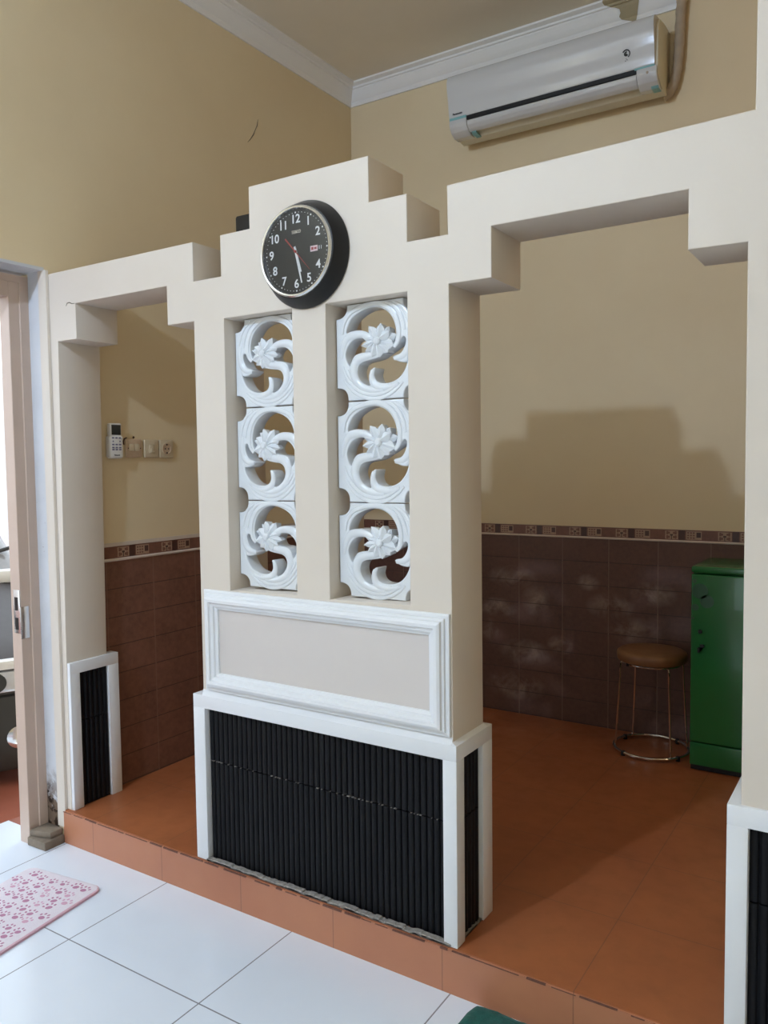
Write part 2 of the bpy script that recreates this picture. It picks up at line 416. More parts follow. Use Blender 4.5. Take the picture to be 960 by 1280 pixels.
# dado tiling with patterned border, back and left wall of the raised room
def dado(wall, along, a0, a1, face, mat, off):
    """face = coordinate of the tile face; along = axis the dado runs"""
    def bx(B, u0, u1, d0, d1, z0, z1):
        if along == 'X': B.box(u0, u1, face-d1, face-d0, z0, z1)
        else: B.box(face+d0, face+d1, u0, u1, z0, z1)
    B = MB(); bx(B, a0, a1, -.03, 0, H, 1.158); B.build('wall_tiles', mat, wall)
    B = MB(); bx(B, a0, a1, -.03, .0015, 1.166, 1.219)
    P = .252; u = off
    while u > a0: u -= P
    while u < a1:
        def cb(x0, x1, z0, z1, mi, d=.0022):
            x0, x1 = u+x0, u+x1
            if x0 < a0 or x1 > a1: return
            B.mi = mi; bx(B, x0, x1, 0, d, z0, z1)
        zc = 1.1925; h = .021
        cb(.0, .045, 1.168, 1.217, 0); 
        cb(.050, .112, zc-h, zc+h, 2)                           # flower square
        for dx, dz in ((-1, -1), (-1, 1), (1, -1), (1, 1)):
            cx = .081+dx*.0165; cz = zc+dz*.0105
            cb(cx-.009, cx+.009, cz-.0055, cz+.0055, 0, .0026)
            cb(cx-.0045+dx*.004, cx+.0045+dx*.004, cz-.0085, cz+.0085, 0, .0025)
        cb(.079, .083, zc-h, zc+h*.2, 1, .0028); cb(.074, .088, zc-.004, zc+.004, 1, .0028)
        cb(.116, .146, 1.168, 1.217, 1, .002)
        cb(.152, .226, zc-h, zc+h, 2)                           # grid square
        for k in range(3):
            for j in range(3): cb(.157+k*.0135, .166+k*.0135, zc-h+.005+j*.0125, zc-h+.0125+j*.0125, 0, .0026)
        cb(.201, .222, zc-.010, zc+.016, 1, .0027)
        u += P
    B.build('border_tiles', [M_bord, M_bord_d, M_bord_l], wall)
    B = MB()
    if along == 'X': B.prism([(face+.02, 1.156), (face-.004, 1.156), (face-.007, 1.161), (face-.004, 1.167), (face+.02, 1.167)], 'X', a0, a1)
    else: B.prism([(face-.02, 1.154), (face+.004, 1.154), (face+.008, 1.160), (face+.004, 1.167), (face-.02, 1.167)], 'Y', a0, a1)
    if along == 'Y': bx(B, a0, a1, -.03, .003, 1.2195, 1.236)
    B.build('border_bead', M_bead, wall)
dado(wb, 'X', XL+.005, XR, YB-.008, M_dado_b, .62)
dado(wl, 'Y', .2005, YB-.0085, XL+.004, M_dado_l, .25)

# door frame in the left wall (room side profile stepped)
b = MB()
FX0, FX1 = -.405, -.338
def jambprof(y_out, sgn):
    Y = lambda d: y_out-sgn*d
    return [(FX0, Y(0)), (FX1, Y(0)), (FX1, Y(.042)), (FX1-.005, Y(.045)), (FX1-.005, Y(.088)), (FX1-.007, Y(.09)), (FX0, Y(.09))]
b.prism(jambprof(DY1, 1), 'Z', 0, 2.345)
dr = struct(b.build('door_1', M_frame, smooth=None))
b = MB(); b.prism(jambprof(DY0, -1), 'Z', 0, 2.345); b.build('door_post', M_frame, dr, smooth=None)
b = MB(); b.box(FX0, FX1+.0008, DY0+.001, DY1-.001, 2.318, 2.346).box(FX0, FX1-.004, DY0+.09, DY1-.09, 2.258, 2.318)
b.build('door_head', M_frame, dr, smooth=None)
b = MB()     # bluish white plastered reveal
b.prism([(FX1, DY1-.0045), (XL-.033, DY1-.0045), (XL-.033, DY1+.002), (FX1, DY1+.002)], 'Z', .0, DZ)
b.box(FX1-.06, XL+.0005, DY0, DY1, DZ-.012, DZ+.0005)
b.build('door_reveal', M_jamb, dr)
b = MB()
b.prism([(-.345, -.112), (-.230, -.108), (-.230, -.0152), (-.345, -.0152)], 'Z', 0, .036, .004)
b.prism([(-.342, -.104), (-.240, -.075), (-.240, -.0152), (-.342, -.0152)], 'Z', .036, .064, .006)
b.build('plinth', M_conc, dr)
b = MB()     # lock strike plate folded round the frame edge
yy = DY1-.09
b.box(-.386, -.3435, yy-.003, yy+.001, .89, 1.07, .001).box(-.3432, -.3405, yy-.002, yy+.036, .868, 1.0, .001)
pl = b.build('strike_plate', M_silver, dr)
b = MB(); b.box(-.378, -.355, yy-.0034, yy-.0025, .985, 1.04).box(-.378, -.355, yy-.0034, yy-.0025, .905, .955)
b.build('latch_slot', M_black, pl)

# ------------------------------------------------------------------ room divider
dv = thing('room_divider', 'cream stepped partition wall with two doorways, white flower breeze blocks and black ribbed base', 'partition', (1.1, .1, H))
outer = [(XL+.0005, H), (-.198, H), (-.198, .72), (-.176, 2.075), (-.059, 2.075), (-.059, 2.213), (.457, 2.213), (.457, 2.075), (.589, 2.075), (.589, .72),
         (1.603, .72), (1.599, 2.075), (1.731, 2.075), (1.731, 2.213), (2.244, 2.213), (2.244, 2.072), (2.376, 2.070), (2.380, .72),
         (XR-.001, .72), (XR-.001, ZC-.0005), (2.391, ZC-.0005), (2.388, 2.364), (1.594, 2.348), (1.596, 2.213), (1.463, 2.213), (1.463, 2.35), (1.331, 2.35), (1.331, 2.485),
         (.856, 2.485), (.856, 2.35), (.723, 2.35), (.723, 2.213), (.592, 2.213), (.592, 2.348), (XL+.0005, 2.348)]
h1 = [(.733, 1.137), (1.029, 1.145), (1.029, 2.07), (.733, 2.07)]
h2 = [(1.164, 1.141), (1.461, 1.149), (1.461, 2.07), (1.164, 2.07)]
me = plate([outer, h1, h2], T, .003)
b = MB(); b.add(me); b.build('wall_body', M_div, dv, smooth=30)
# raised plaster stub hiding nothing: the left post continues to the lower floor
# moulded panel
def moulding(parent):
    X0, X1, Z0, Z1 = .614, 1.597, .774, 1.134
    # (inset from the outer edge, projection from the wall)
    pr = [(0, -.001), (0, .010), (.005, .012), (.012, .012), (.013, .019), (.020, .021), (.022, .030), (.030, .034), (.040, .033), (.043, .026), (.054, .023), (.057, .016), (.066, .012), (.068, -.001)]
    B = MB(); rings = []
    for d, y in pr:
        rings.append([B.bm.verts.new(c) for c in ((X0+d, -y, Z0+d), (X1-d, -y, Z0+d), (X1-d, -y, Z1-d), (X0+d, -y, Z1-d))])
    m = len(pr)
    for i in range(m):
        for k in range(4): B.bm.faces.new([rings[i][k], rings[i][(k+1) % 4], rings[(i+1) % m][(k+1) % 4], rings[(i+1) % m][k]])
    bmesh.ops.recalc_face_normals(B.bm, faces=B.bm.faces)
    B.build('panel_moulding', M_white, parent, smooth=None)
    B = MB(); B.box(X0+.064, X1-.064, -.005, .002, Z0+.064, Z1-.064); B.build('panel', M_panel, parent)
moulding(dv)
# plinth under the central pier
ZB = .75
b = MB()
b.box(.546, 1.618, -.010, .232, ZB-.048, ZB, .002)
b.prism([(-.009, ZB-.001), (.003, ZB+.027), (.003, ZB-.001)], 'X', .590, 1.602)
b.prism([(1.617, ZB-.001), (1.601, ZB+.010), (1.601, ZB-.001)], 'Y', -.006, .2)
for (x0, x1) in ((.546, .602), (1.572, 1.618)):
    b.box(x0, x1, -.010, .040, H, ZB-.047, .002).box(x0, x1, .165, .232, H, ZB-.047, .002)
b.build('plinth_frame', M_white, dv)
PITCH = .0225
def ribs(B, u0, u1, z0, z1, fix, axis, sgn, split=.508):
    """half-round vertical ribs on a plane; axis 'Y': plane y=fix facing -Y ; axis 'X': plane x=fix facing +X"""
    n = max(1, round((u1-u0)/PITCH)); p = (u1-u0)/n
    for (a, c) in ((z0, split-.002), (split+.002, z1)):
        pts = []
        for i in range(n):
            uc = u0+(i+.5)*p
            for k in range(9):
                an = PI*k/8; pts.append((uc-math.cos(an)*p*.46, math.sin(an)*p*.34))
        pts = [(u0, -.004)]+pts+[(u1, -.004)]
        if axis == 'Y': prof = [(u, fix-h) for u, h in pts]
        else: prof = [(fix+h, u) for u, h in pts]
        B.prism(prof, 'Z', a, c)
b = MB(); b.box(.575, 1.596, .0205, .222, H, ZB-.049)
ribs(b, .602, 1.572, H+.004, ZB-.049, .017, 'Y', -1)
ribs(b, .041, .164, H+.004, ZB-.049, 1.598, 'X', 1)
b.build('ribbed_cladding', M_rib, dv)
b = MB()
for i in range(300):     # smeared mortar along the foot of the ribs
    x = random.uniform(.604, 1.60); s = random.uniform(.004, .011)
    b.box(x-s*1.3, x+s*1.3, -.0145, .006+random.uniform(0, .004), H+.0005, H+.002+s*random.uniform(.3, 1.1), s*.25, 1)
for i in range(60):      # crumbs in the seam between the two courses
    x = random.uniform(.61, 1.56); s = random.uniform(.0008, .0018)
    b.box(x-s*1.5, x+s*1.5, .008, .014, .508-s*.7, .508+s*.7)
for i in range(24):
    y = random.uniform(.05, .16); s = random.uniform(.003, .008)
    b.box(1.598, 1.612, y-s, y+s, H+.0005, H+.003+s*.6)
b.build('mortar_smear', M_mortar, dv)['kind'] = 'stuff'
# plinth on the left post, facing the doorway
b = MB()
b.box(-.2335, -.181, .003, .247, .714, .762, .002).box(-.2335, -.181, .003, .050, H, .715, .002).box(-.2335, -.181, .193, .247, H, .715, .002)
b.build('plinth_frame', M_white, dv)
b = MB(); b.box(-.232, -.1955, .049, .194, H+.0005, .7145); ribs(b, .050, .193, H+.004, .713, -.196, 'X', 1); b.build('ribbed_cladding', M_rib, dv)
# plinth under the right column
b = MB()
b.box(2.350, XR-.002, -.010, .215, .695, .746, .002).box(2.350, 2.398, -.010, .215, H, .696, .002)
b.build('plinth_frame', M_white, dv)
b = MB(); b.box(2.397, XR-.003, .0205, .20, H+.0005, .6955); ribs(b, 2.398, XR-.01, H+.004, .695, .017, 'Y', -1); b.build('ribbed_cladding', M_rib, dv)

b = MB(); b.tube([(-.116, -.0006, 2.208), (-.108, -.0006, 2.219), (-.094, -.0006, 2.220), (-.080, -.0006, 2.214), (-.062, -.0006, 2.213)], [.0008, .0018, .0022, .0016, .001], 6)
b.build('paint_crack', M_crack, dv)
# breeze blocks
BW, BH, BT = .2955, .305, .056
def breeze_meshes(mir):
    sx = BW*(-1 if mir else 1)
    N = lambda L: [(x*sx, z*BH) for x, z in L]
    a = .492
    O = []
    for (qx, qz, rev) in ((-1, -1, 0), (1, -1, 1), (1, 1, 0), (-1, 1, 1)):
        # arc runs from the bottom/top edge to the side edge
        arc = [(qx*(a-.145*math.cos(PI/2*k/8)**.8), qz*(.497-.135*math.sin(PI/2*k/8)**.8)) for k in range(9)]
        O += arc[::-1] if not rev else arc
    A = catmull([(-.355, .205), (-.335, .285), (-.275, .36), (-.17, .415), (-.06, .44), (.04, .435), (.12, .405), (.18, .36), (.225, .30), (.25, .235), (.262, .165), (.255, .10), (.235, .055), (.19, .03), (.13, .05), (.06, .10), (-.02, .15), (-.10, .195), (-.18, .222), (-.27, .222)], 4)
    Bq = catmull([(-.12, .125), (-.19, .140), (-.27, .128), (-.335, .075), (-.370, 0), (-.360, -.075), (-.318, -.135), (-.292, -.075), (-.25, -.03), (-.19, -.012), (-.11, .0), (-.08, .06)], 4)
    Cq = catmull([(-.09, -.095), (-.15, -.105), (-.20, -.135), (-.222, -.20), (-.205, -.27), (-.155, -.325), (-.085, -.352), (-.062, -.335), (-.078, -.26), (-.060, -.205), (-.025, -.175), (.002, -.180), (-.012, -.245), (.012, -.305), (.075, -.335), (.18, -.335), (.28, -.30), (.345, -.24), (.385, -.17), (.402, -.105),
                  (.385, -.140), (.33, -.142), (.27, -.125), (.215, -.085), (.275, -.070), (.330, -.035), (.368, .03), (.375, .09), (.345, .11), (.29, .06), (.21, .015), (.12, -.03), (.03, -.075)], 4)
    L = [N(O), N(A), N(Bq), N(Cq)]
    me = plate(L, BT, .004, res=3)
    b = MB(); b.add(me)
    R = lambda pts, y=0: [(x*sx, y, z*BH) for x, z in pts]
    def ridge(pts, rad, y=.0, flat=.6):
        q = catmull(pts, 6, False); m = len(q)
        rs = [rad*(.25+.75*math.sin(PI*(.08+.84*i/(m-1)))**.6) for i in range(m)]
        b.tube(R(q, y), rs, 8, up=(0, 1, 0), flat=flat)
    def arc(cx, cz, r, a0, a1, n=14): return [(cx+r*math.cos(math.radians(a0+(a1-a0)*i/n)), cz+r*math.sin(math.radians(a0+(a1-a0)*i/n))) for i in range(n+1)]
    ridge([(-.41, .20), (-.385, .31), (-.305, .405), (-.18, .455), (-.05, .474), (.07, .466), (.17, .42), (.245, .35), (.29, .25), (.302, .15), (.288, .07), (.24, .015)], .009)
    ridge([(.08, .482), (.20, .455), (.29, .38), (.345, .28), (.368, .18)], .007); ridge([(.24, .468), (.345, .40), (.415, .29), (.445, .17), (.45, .05)], .007)
    ridge(arc(0, -.03, .380, 203, 300), .007); ridge(arc(0, -.03, .42, 195, 313), .007); ridge(arc(0, -.03, .46, 212, 318), .007)
    # stems and leaves
    ridge([(-.43, -.05), (-.40, .08), (-.34, .16), (-.25, .182), (-.15, .178), (-.05, .14)], .013, .001, .5)
    ridge([(.02, -.03), (-.10, -.05), (-.19, -.065), (-.252, -.11), (-.275, -.19), (-.25, -.28), (-.17, -.36), (-.04, -.405), (.1, -.41)], .014, .001, .5)
    ridge([(-.030, -.195), (-.045, -.26), (-.030, -.325), (.04, -.375), (.17, -.385), (.29, -.355)], .011, .001, .5)
    ridge([(.235, -.095), (.325, -.085), (.395, -.03), (.425, .08), (.41, .20)], .011, .001, .5)
    blk = b.bm
    me1 = bpy.data.meshes.new('breeze_block'); blk.to_mesh(me1); blk.free(); finish(me1, 40); me1.materials.append(M_glaze)
    # flower
    f = MB(); cx, cz = .05, .09
    def petal(tx, tz, w, y=-.010, d=.040):
        c = Vector((cx, cz)); t = Vector((tx, tz)); ax = t-c; nrm = Vector((-ax.y, ax.x)).normalized()*w
        P = lambda v, yy: (v.x*sx, yy, v.y*BH)
        m = c+ax*.52; q = c+ax*.78
        pts = [c-ax*.05, c+ax*.22+nrm*.62, m+nrm, q+nrm*.66, t, q-nrm*.66, m-nrm, c+ax*.22-nrm*.62]
        F = [f.bm.verts.new(P(v, y+.007 if i not in (0, 4) else y+.004)) for i, v in enumerate(pts)]
        Bk = [f.bm.verts.new(P(c+(v-c)*.93, y+d)) for v in pts]
        R1 = f.bm.verts.new(P(c+ax*.18, y-.007)); R2 = f.bm.verts.new(P(c+ax*.55, y-.003)); R3 = f.bm.verts.new(P(c+ax*.8, y))
        fs = []
        for i, j, r in ((0, 1, R1), (1, 2, None), (2, 3, None), (3, 4, R3)): pass
        def fc(*v): fs.append(f.bm.faces.new(v))
        fc(F[0], F[1], R1); fc(F[1], F[2], R2, R1); fc(F[2], F[3], R3, R2); fc(F[3], F[4], R3)
        fc(F[4], F[5], R3); fc(F[5], F[6], R2, R3); fc(F[6], F[7], R1, R2); fc(F[7], F[0], R1)
        for i in range(8): fc(F[i], Bk[i], Bk[(i+1) % 8], F[(i+1) % 8])
        fc(*Bk)
        bmesh.ops.recalc_face_normals(f.bm, faces=fs)
    for tx, tz, w, y, d in ((.175, .245, .055, .004, .050), (.275, .150, .055, .004, .050), (-.085, .270, .062, -.004, .040), (.085, .285, .064, -.006, .042), (-.170, .150, .046, -.004, .035), (-.185, .055, .044, -.007, .035),
                      (-.135, -.020, .044, -.009, .035), (.20, .185, .060, -.008, .040), (.25, .035, .062, -.004, .05), (-.035, -.085, .062, -.010, .040), (.075, -.105, .070, -.008, .045), (.185, -.055, .070, -.006, .050)):
        q = .86 if tz < .0 else .92
        petal(cx+(tx-cx)*q, cz+(tz-cz)*q, w*.95, y, d*.85)
    f.lathe([(0, .019), (.008, .0185), (.013, .015), (.0145, .008), (.015, -.03)], (cx*sx, .0, cz*BH), 'Y', 14)
    me2 = bpy.data.meshes.new('flower'); f.bm.to_mesh(me2); f.bm.free(); finish(me2, 28); me2.materials.append(M_glaze)
    return me1, me2
mr = breeze_meshes(False); mlft = breeze_meshes(True)
org = Vector(dv.location)
for (xc, ms) in ((.881, mlft), (1.3125, mr)):
    for (z0, z1) in ((1.769, 2.0685), (1.4495, 1.767), (1.148, 1.4485)):
        o = link('breeze_block', ms[0], dv)
        o.location = Vector((xc, .050, (z0+z1)/2))-org; o.scale = (1, 1, (z1-z0)/BH)
        fl = bpy.data.objects.new('flower', ms[1]); C.objects.link(fl); fl.parent = o
# dark little mortar gaps behind the corner notches are left open

# ------------------------------------------------------------------ wall clock
ck = thing('wall_clock', 'round black wall clock with silver rim and white numerals, hung on the stepped partition', 'clock', (1.0935, 0, 2.2285))
cx, cz = 1.0935, 2.2285
b = MB(); b.lathe([(.0, .0005), (.150, .0005), (.166, .001), (.167, .004), (.166, .008), (.155, .030), (.146, .048), (.143, .053), (.136, .054), (.130, .047), (0, .047)], (cx, 0, cz), 'Y', 72)
b.build('case', M_black, ck)
b = MB(); b.lathe([(.128, .046), (.1385, .048), (.1405, .053), (.1395, .059), (.1355, .0625), (.131, .0615), (.1275, .054), (.1265, .049)], (cx, 0, cz), 'Y', 72)
b.build('bezel', M_silver, ck)
b = MB(); b.lathe([(0, .0515), (.1275, .0515)], (cx, 0, cz), 'Y', 72)
dial = b.build('dial', M_dial, ck)
b = MB(); yd = -.0521
for k in range(1, 13):
    if k == 3: continue
    a = math.radians(90-30*k); r = .0985
    b = MB(); b.add(text_mesh(str(k), .037, facing_front(cx+r*math.cos(a), yd, cz+r*math.sin(a)), .0003, .0006)); b.build('numeral', M_num, ck, None)
b = MB()
for k in range(60):
    a = math.radians(6*k); r = .119
    s = .0022 if k % 5 == 0 else .0010
    M = Matrix.Translation((cx+r*math.cos(a), yd, cz+r*math.sin(a)))
    x, z = cx+r*math.cos(a), cz+r*math.sin(a)
    b.box(x-s, x+s, yd-.0003, yd+.0003, z-s, z+s)
b.build('minute_marks', M_num, ck, None)
b = MB(); b.add(text_mesh('SEIKO', .0135, facing_front(cx+.002, yd, cz+.060), .0003, .0002)); b.build('brand_lettering', M_silver, ck, None)
b = MB(); b.mi = 0; b.box(cx+.056, cx+.084, yd-.0004, yd+.0003, cz-.0085, cz+.0085)
b.mi = 1; b.box(cx+.060, cx+.068, yd-.0008, yd, cz-.004, cz+.0045).box(cx+.071, cx+.080, yd-.0008, yd, cz-.003, cz+.003)
b.mi = 2; b.add(text_mesh('11', .015, facing_front(cx+.094, yd-.0003, cz), .0003, .0002))
b.build('day_date_window', [M_pinkw, M_red, M_num], ck, None)
def hand(name, ang, r0, r1, w0, w1, y, m):
    a = math.radians(90-ang); d = Vector((math.cos(a), 0, math.sin(a))); n = Vector((-d.z, 0, d.x)); c = Vector((cx, y, cz)); u = Vector((0, -.0008, 0))
    b = MB(); q = [c+d*r0+n*w0, c+d*r0-n*w0, c+d*r1-n*w1, c+d*r1+n*w1]
    F = [b.bm.verts.new(p+u) for p in q]; G = [b.bm.verts.new(p) for p in q]
    b.bm.faces.new(F); b.bm.faces.new(G[::-1])
    for i in range(4): b.bm.faces.new([F[i], G[i], G[(i+1) % 4], F[(i+1) % 4]])
    bmesh.ops.recalc_face_normals(b.bm, faces=b.bm.faces)
    return b, name, m
for h in (('hour_hand', 164, -.012, .066, .0042, .0034, -.0530, M_num), ('minute_hand', 167, -.016, .100, .0036, .0022, -.0545, M_num)):
    bb, nm, m = hand(*h); bb.build(nm, m, ck, None)
bb, nm, m = hand('second_hand', 138, -.058, .082, .0024, .0004, -.056, M_red); bb.lathe([(.0, .0585), (.004, .0585), (.0045, .055)], (cx, 0, cz), 'Y', 16); bb.build(nm, m, ck, None)
b = MB(); b.lathe([(0, .0600), (.06, .0598), (.11, .0594), (.130, .0588)], (cx, 0, cz), 'Y', 64); b.build('glass', M_glass, ck)

# ------------------------------------------------------------------ air conditioner
AX0, AX1 = .578, 1.677
ac = thing('air_conditioner', 'white split air conditioner mounted high on the back wall under the cornice', 'air conditioner', ((AX0+AX1)/2, YB, 3.33))
b = MB()
side = [(YB-.0005, 3.655), (2.06, 3.655), (1.965, 3.640), (1.940, 3.60), (1.938, 3.41), (1.955, 3.383), (1.985, 3.362), (2.03, 3.338), (2.09, 3.332), (YB-.0005, 3.366)]
b.prism(side, 'X', AX0+.003, AX1, .003); b.build('body', M_acs, ac)
b = MB()     # glossy front panel, slightly bowed
out_ = catmull([(1.950, 3.652), (1.915, 3.638), (1.900, 3.61), (1.899, 3.58), (1.905, 3.545), (1.913, 3.51), (1.920, 3.46), (1.927, 3.424)], 5, False)
fp = [(2.01, 3.657)]+out_+[(1.932, 3.419), (1.945, 3.419), (1.945, 3.60), (1.967, 3.643), (2.01, 3.652)]
b.prism(fp, 'X', AX0, AX1-.012); b.build('front_panel', M_acw, ac)
b = MB()
lp = [(1.930, 3.396), (1.928, 3.386), (1.933, 3.372), (1.948, 3.356), (1.970, 3.345), (1.974, 3.349), (1.955, 3.362), (1.944, 3.376), (1.940, 3.396)]
b.prism(lp, 'X', AX0+.105, AX1-.098, .0015)
b.build('louver', M_acw, ac)
b = MB()
ep = [(1.924, 3.417), (1.9225, 3.388), (1.930, 3.372), (1.947, 3.352), (1.985, 3.334), (2.03, 3.3345), (2.03, 3.345), (1.955, 3.385), (1.945, 3.417)]
b.prism(ep, 'X', AX0+.001, AX0+.102, .003); b.build('end_cap', M_acw, ac)
b = MB(); b.prism(ep, 'X', AX1-.096, AX1-.003, .003); b.build('end_cap', M_acw, ac)
b = MB(); b.box(AX0+.103, AX1-.097, 1.9285, 1.96, 3.400, 3.4205); b.build('air_slot', M_black, ac)
b = MB(); b.box(AX0+.004, AX0+.103, 1.9215, 1.9315, 3.4095, 3.4225); b.build('tape_strip', M_teal, ac)
b = MB(); b.box(AX1-.105, AX1-.012, 1.9225, 1.9315, 3.413, 3.421); b.build('tape_strip', M_teal, ac)
b = MB(); b.prism([(1.9815, 3.3325), (2.032, 3.3330), (2.032, 3.337), (1.968, 3.3475), (1.966, 3.344)], 'X', AX1-.040, AX1-.006); b.build('tape_strip', M_teal, ac)
b = MB(); b.prism([(1.9815, 3.3325), (2.032, 3.3330), (2.032, 3.337), (1.967, 3.3465), (1.965, 3.3425)], 'X', AX0+.115, AX0+.140)
b.build('tape_strip', M_teal, ac)
b = MB()     # round emblem: arcs and a small swirl
ex, ez = 1.535, 3.497; yp = lambda z: 1.9143-(z-3.497)*.17
for (r, a0, a1, w) in ((.017, -60, 150, .0032), (.0075, 60, 330, .0036)):
    b.tube([(ex+r*math.cos(math.radians(a0+(a1-a0)*i/16)), yp(ez+r*math.sin(math.radians(a0+(a1-a0)*i/16))), ez+r*math.sin(math.radians(a0+(a1-a0)*i/16))) for i in range(17)], w, 6, flat=.6, up=(0, 1, 0))
for (dx, dz, s) in ((-.004, -.030, .002), (.004, -.027, .0018), (0, -.022, .0015)): b.box(ex+dx-s, ex+dx+s, yp(ez+dz)-.0012, 1.925, ez+dz-s, ez+dz+s)
b.lathe([(0, .0005), (.004, .0005), (.0045, -.001)], (ex-.001, 1.9140, ez-.001), 'Y', 12)
b.build('emblem', M_lcd, ac)
b = MB(); b.add(text_mesh('Panasonic', .0145, facing_front(AX0+.052, 1.9212, 3.440), .0006, .0003)); b.build('brand_lettering', M_lcd, ac, None)
b = MB(); b.lathe([(0, .0015), (.006, .0012), (.0065, -.001)], (AX1-.045, 1.9225, 3.390), 'Y', 12); b.build('signal_lamp', M_pipe, ac)
b = MB()
pth = catmull([(1.655, 2.128, 3.345), (1.69, 2.128, 3.365), (1.712, 2.128, 3.42), (1.724, 2.128, 3.50), (1.730, 2.128, 3.60), (1.735, 2.126, 3.72), (1.742, 2.124, 3.80), (1.752, 2.122, 3.874)], 6, False)
b.tube(pth, [.024+.0018*math.sin(i*1.7) for i in range(len(pth))], 12); b.build('insulated_pipe', M_pipe, ac)

# ------------------------------------------------------------------ remote, switches, socket on the left wall
rm = thing('remote_control', 'white air conditioner remote with dark screen, held on the side wall beside switches', 'remote control', (XL, .291, 1.611))
b = MB(); b.box(XL+.006, XL+.030, .262, .324, 1.606, 1.760, .006, 3); b.build('body', M_remote, rm)
b = MB(); b.box(XL+.0005, XL+.033, .257, .328, 1.609, 1.704, .007, 3); b.build('slide_cover', M_remote, rm)
b = MB(); b.box(XL+.028, XL+.0312, .269, .318, 1.709, 1.753, .001); b.build('screen', M_lcd, rm)
b = MB()
for r, z in enumerate((1.696, 1.681, 1.667, 1.654, 1.645)):
    for k in range(3):
        if r in (1,) and k == 1: continue
        y = .274+k*.018
        b.box(XL+.032, XL+.0345, y-(.006 if r != 1 else .003), y+(.006 if r != 1 else .003), z-.0032, z+.0032, .0008, 1)
b.build('buttons', M_button, rm)
b = MB(); b.add(text_mesh('Panasonic', .0075, facing_right(XL+.0332, .293, 1.621), .0004, .0003)); b.build('brand_lettering', M_lcd, rm, None)

s1 = thing('light_switch', 'yellowed double light switch with chipped surround, nearest the remote', 'light switch', (XL, .404, 1.652))
b = MB(); b.box(XL+.0003, XL+.013, .361, .449, 1.611, 1.694, .006, 3); b.build('plate', M_ivory_old, s1)
b = MB(); b.box(XL+.010, XL+.0165, .376, .403, 1.640, 1.672, .002).box(XL+.010, XL+.0165, .406, .433, 1.640, 1.672, .002); b.build('rocker', M_ivory, s1)
b = MB()
for (y, z, r) in ((.371, 1.652, .003), (.439, 1.652, .003)):
    b = MB(); b.lathe([(0, .0012), (r, .001), (r, -.001)], (XL+.0125, y, z), 'X', 10); b.build('screw', M_bord_d, s1)
b = MB(); b.lathe([(0, .003), (.005, .0025), (.006, 0)], (XL, .412, 1.701), 'X', 10); b.build('chipped_plaster', M_bord_d, s1)
b = MB(); b.tube([(XL+.002, .356, 1.668), (XL+.003, .353, 1.682), (XL+.003, .358, 1.694), (XL+.002, .372, 1.699)], .003, 6)
b.build('chipped_plaster', M_bord_d, s1)
s2 = thing('light_switch', 'ivory single light switch between the yellowed switch and the socket', 'light switch', (XL, .5045, 1.651))
b = MB(); b.box(XL+.0003, XL+.012, .4635, .5455, 1.610, 1.692, .004, 3); b.build('plate', M_ivory, s2)
b = MB(); b.box(XL+.010, XL+.0155, .488, .521, 1.632, 1.670, .003).prism([(XL+.013, .495), (XL+.019, .497), (XL+.019, .512), (XL+.013, .514)], 'Z', 1.634, 1.652, .001); b.build('rocker', M_ivory, s2)
s3 = thing('power_socket', 'ivory power socket with round recess on the side wall', 'socket', (XL, .5945, 1.651))
b = MB(); b.box(XL+.0003, XL+.012, .5525, .6365, 1.609, 1.693, .004, 3); b.build('plate', M_ivory, s3)
b = MB(); b.lathe([(.027, -.001), (.027, .0035), (.0235, .0038), (.022, .0012), (0, .001)], (XL+.0118, .5945, 1.651), 'X', 28); cupp = b.build('socket_cup', M_ivory_old, s3)
b = MB()
for dy in (-.0095, .0095): b.lathe([(0, .0022), (.0034, .0022), (.0034, 0)], (XL+.0118, .5945+dy, 1.651), 'X', 10)
for dz in (-.019, .019): b.box(XL+.0128, XL+.0155, .5915, .5975, 1.651+dz-.003, 1.651+dz+.003)
b.build('contact_hole', M_black, s3)

# ------------------------------------------------------------------ stool
SX, SY = 1.668, 1.950
st = thing('stool', 'round stool with tan vinyl seat and thin chrome wire legs, beside the green fridge', 'stool', (SX, SY, H))
b = MB(); b.lathe([(0, .647), (.08, .6465), (.135, .644), (.154, .640), (.163, .632), (.166, .622), (.165, .606), (.161, .594), (.155, .590), (.10, .590), (0, .590)], (SX, SY, 0), 'Z', 56)
b.build('seat', M_vinyl, st)
def ring(r, z, rad, n=48): return [(SX+r*math.cos(2*PI*i/n), SY+r*math.sin(2*PI*i/n), z) for i in range(n)]
b = MB(); b.tube(ring(.138, .583, .006), .006, 8, True); b.build('seat_ring', M_chrome, st)
b = MB(); b.tube(ring(.176, H+.014, .008), .008, 10, True); b.build('base_ring', M_chrome, st)
for k, a in enumerate((202, 316, 22, 136)):
    a = math.radians(a); d = Vector((math.cos(a), math.sin(a), 0)); c = Vector((SX, SY, 0))
    b = MB(); b.tube(catmull([c+d*.110+Vector((0, 0, .584)), c+d*.138+Vector((0, 0, .580)), c+d*.148+Vector((0, 0, .560)), c+d*.150+Vector((0, 0, .5)), c+d*.158+Vector((0, 0, .35)), c+d*.170+Vector((0, 0, H+.02))], 6, False), .0048, 8)
    b.build('leg', M_chrome, st)
for k, a in enumerate((-122, 58, 150, -32)):
    a = math.radians(a); d = Vector((math.cos(a), math.sin(a), 0)); c = Vector((SX, SY, 0))+d*.176
    b = MB(); b.lathe([(0, 0), (.010, 0), (.0115, .006), (.0115, .020), (.009, .0235), (0, .0235)], (c.x, c.y, H), 'Z', 12); b.build('foot', M_black, st)
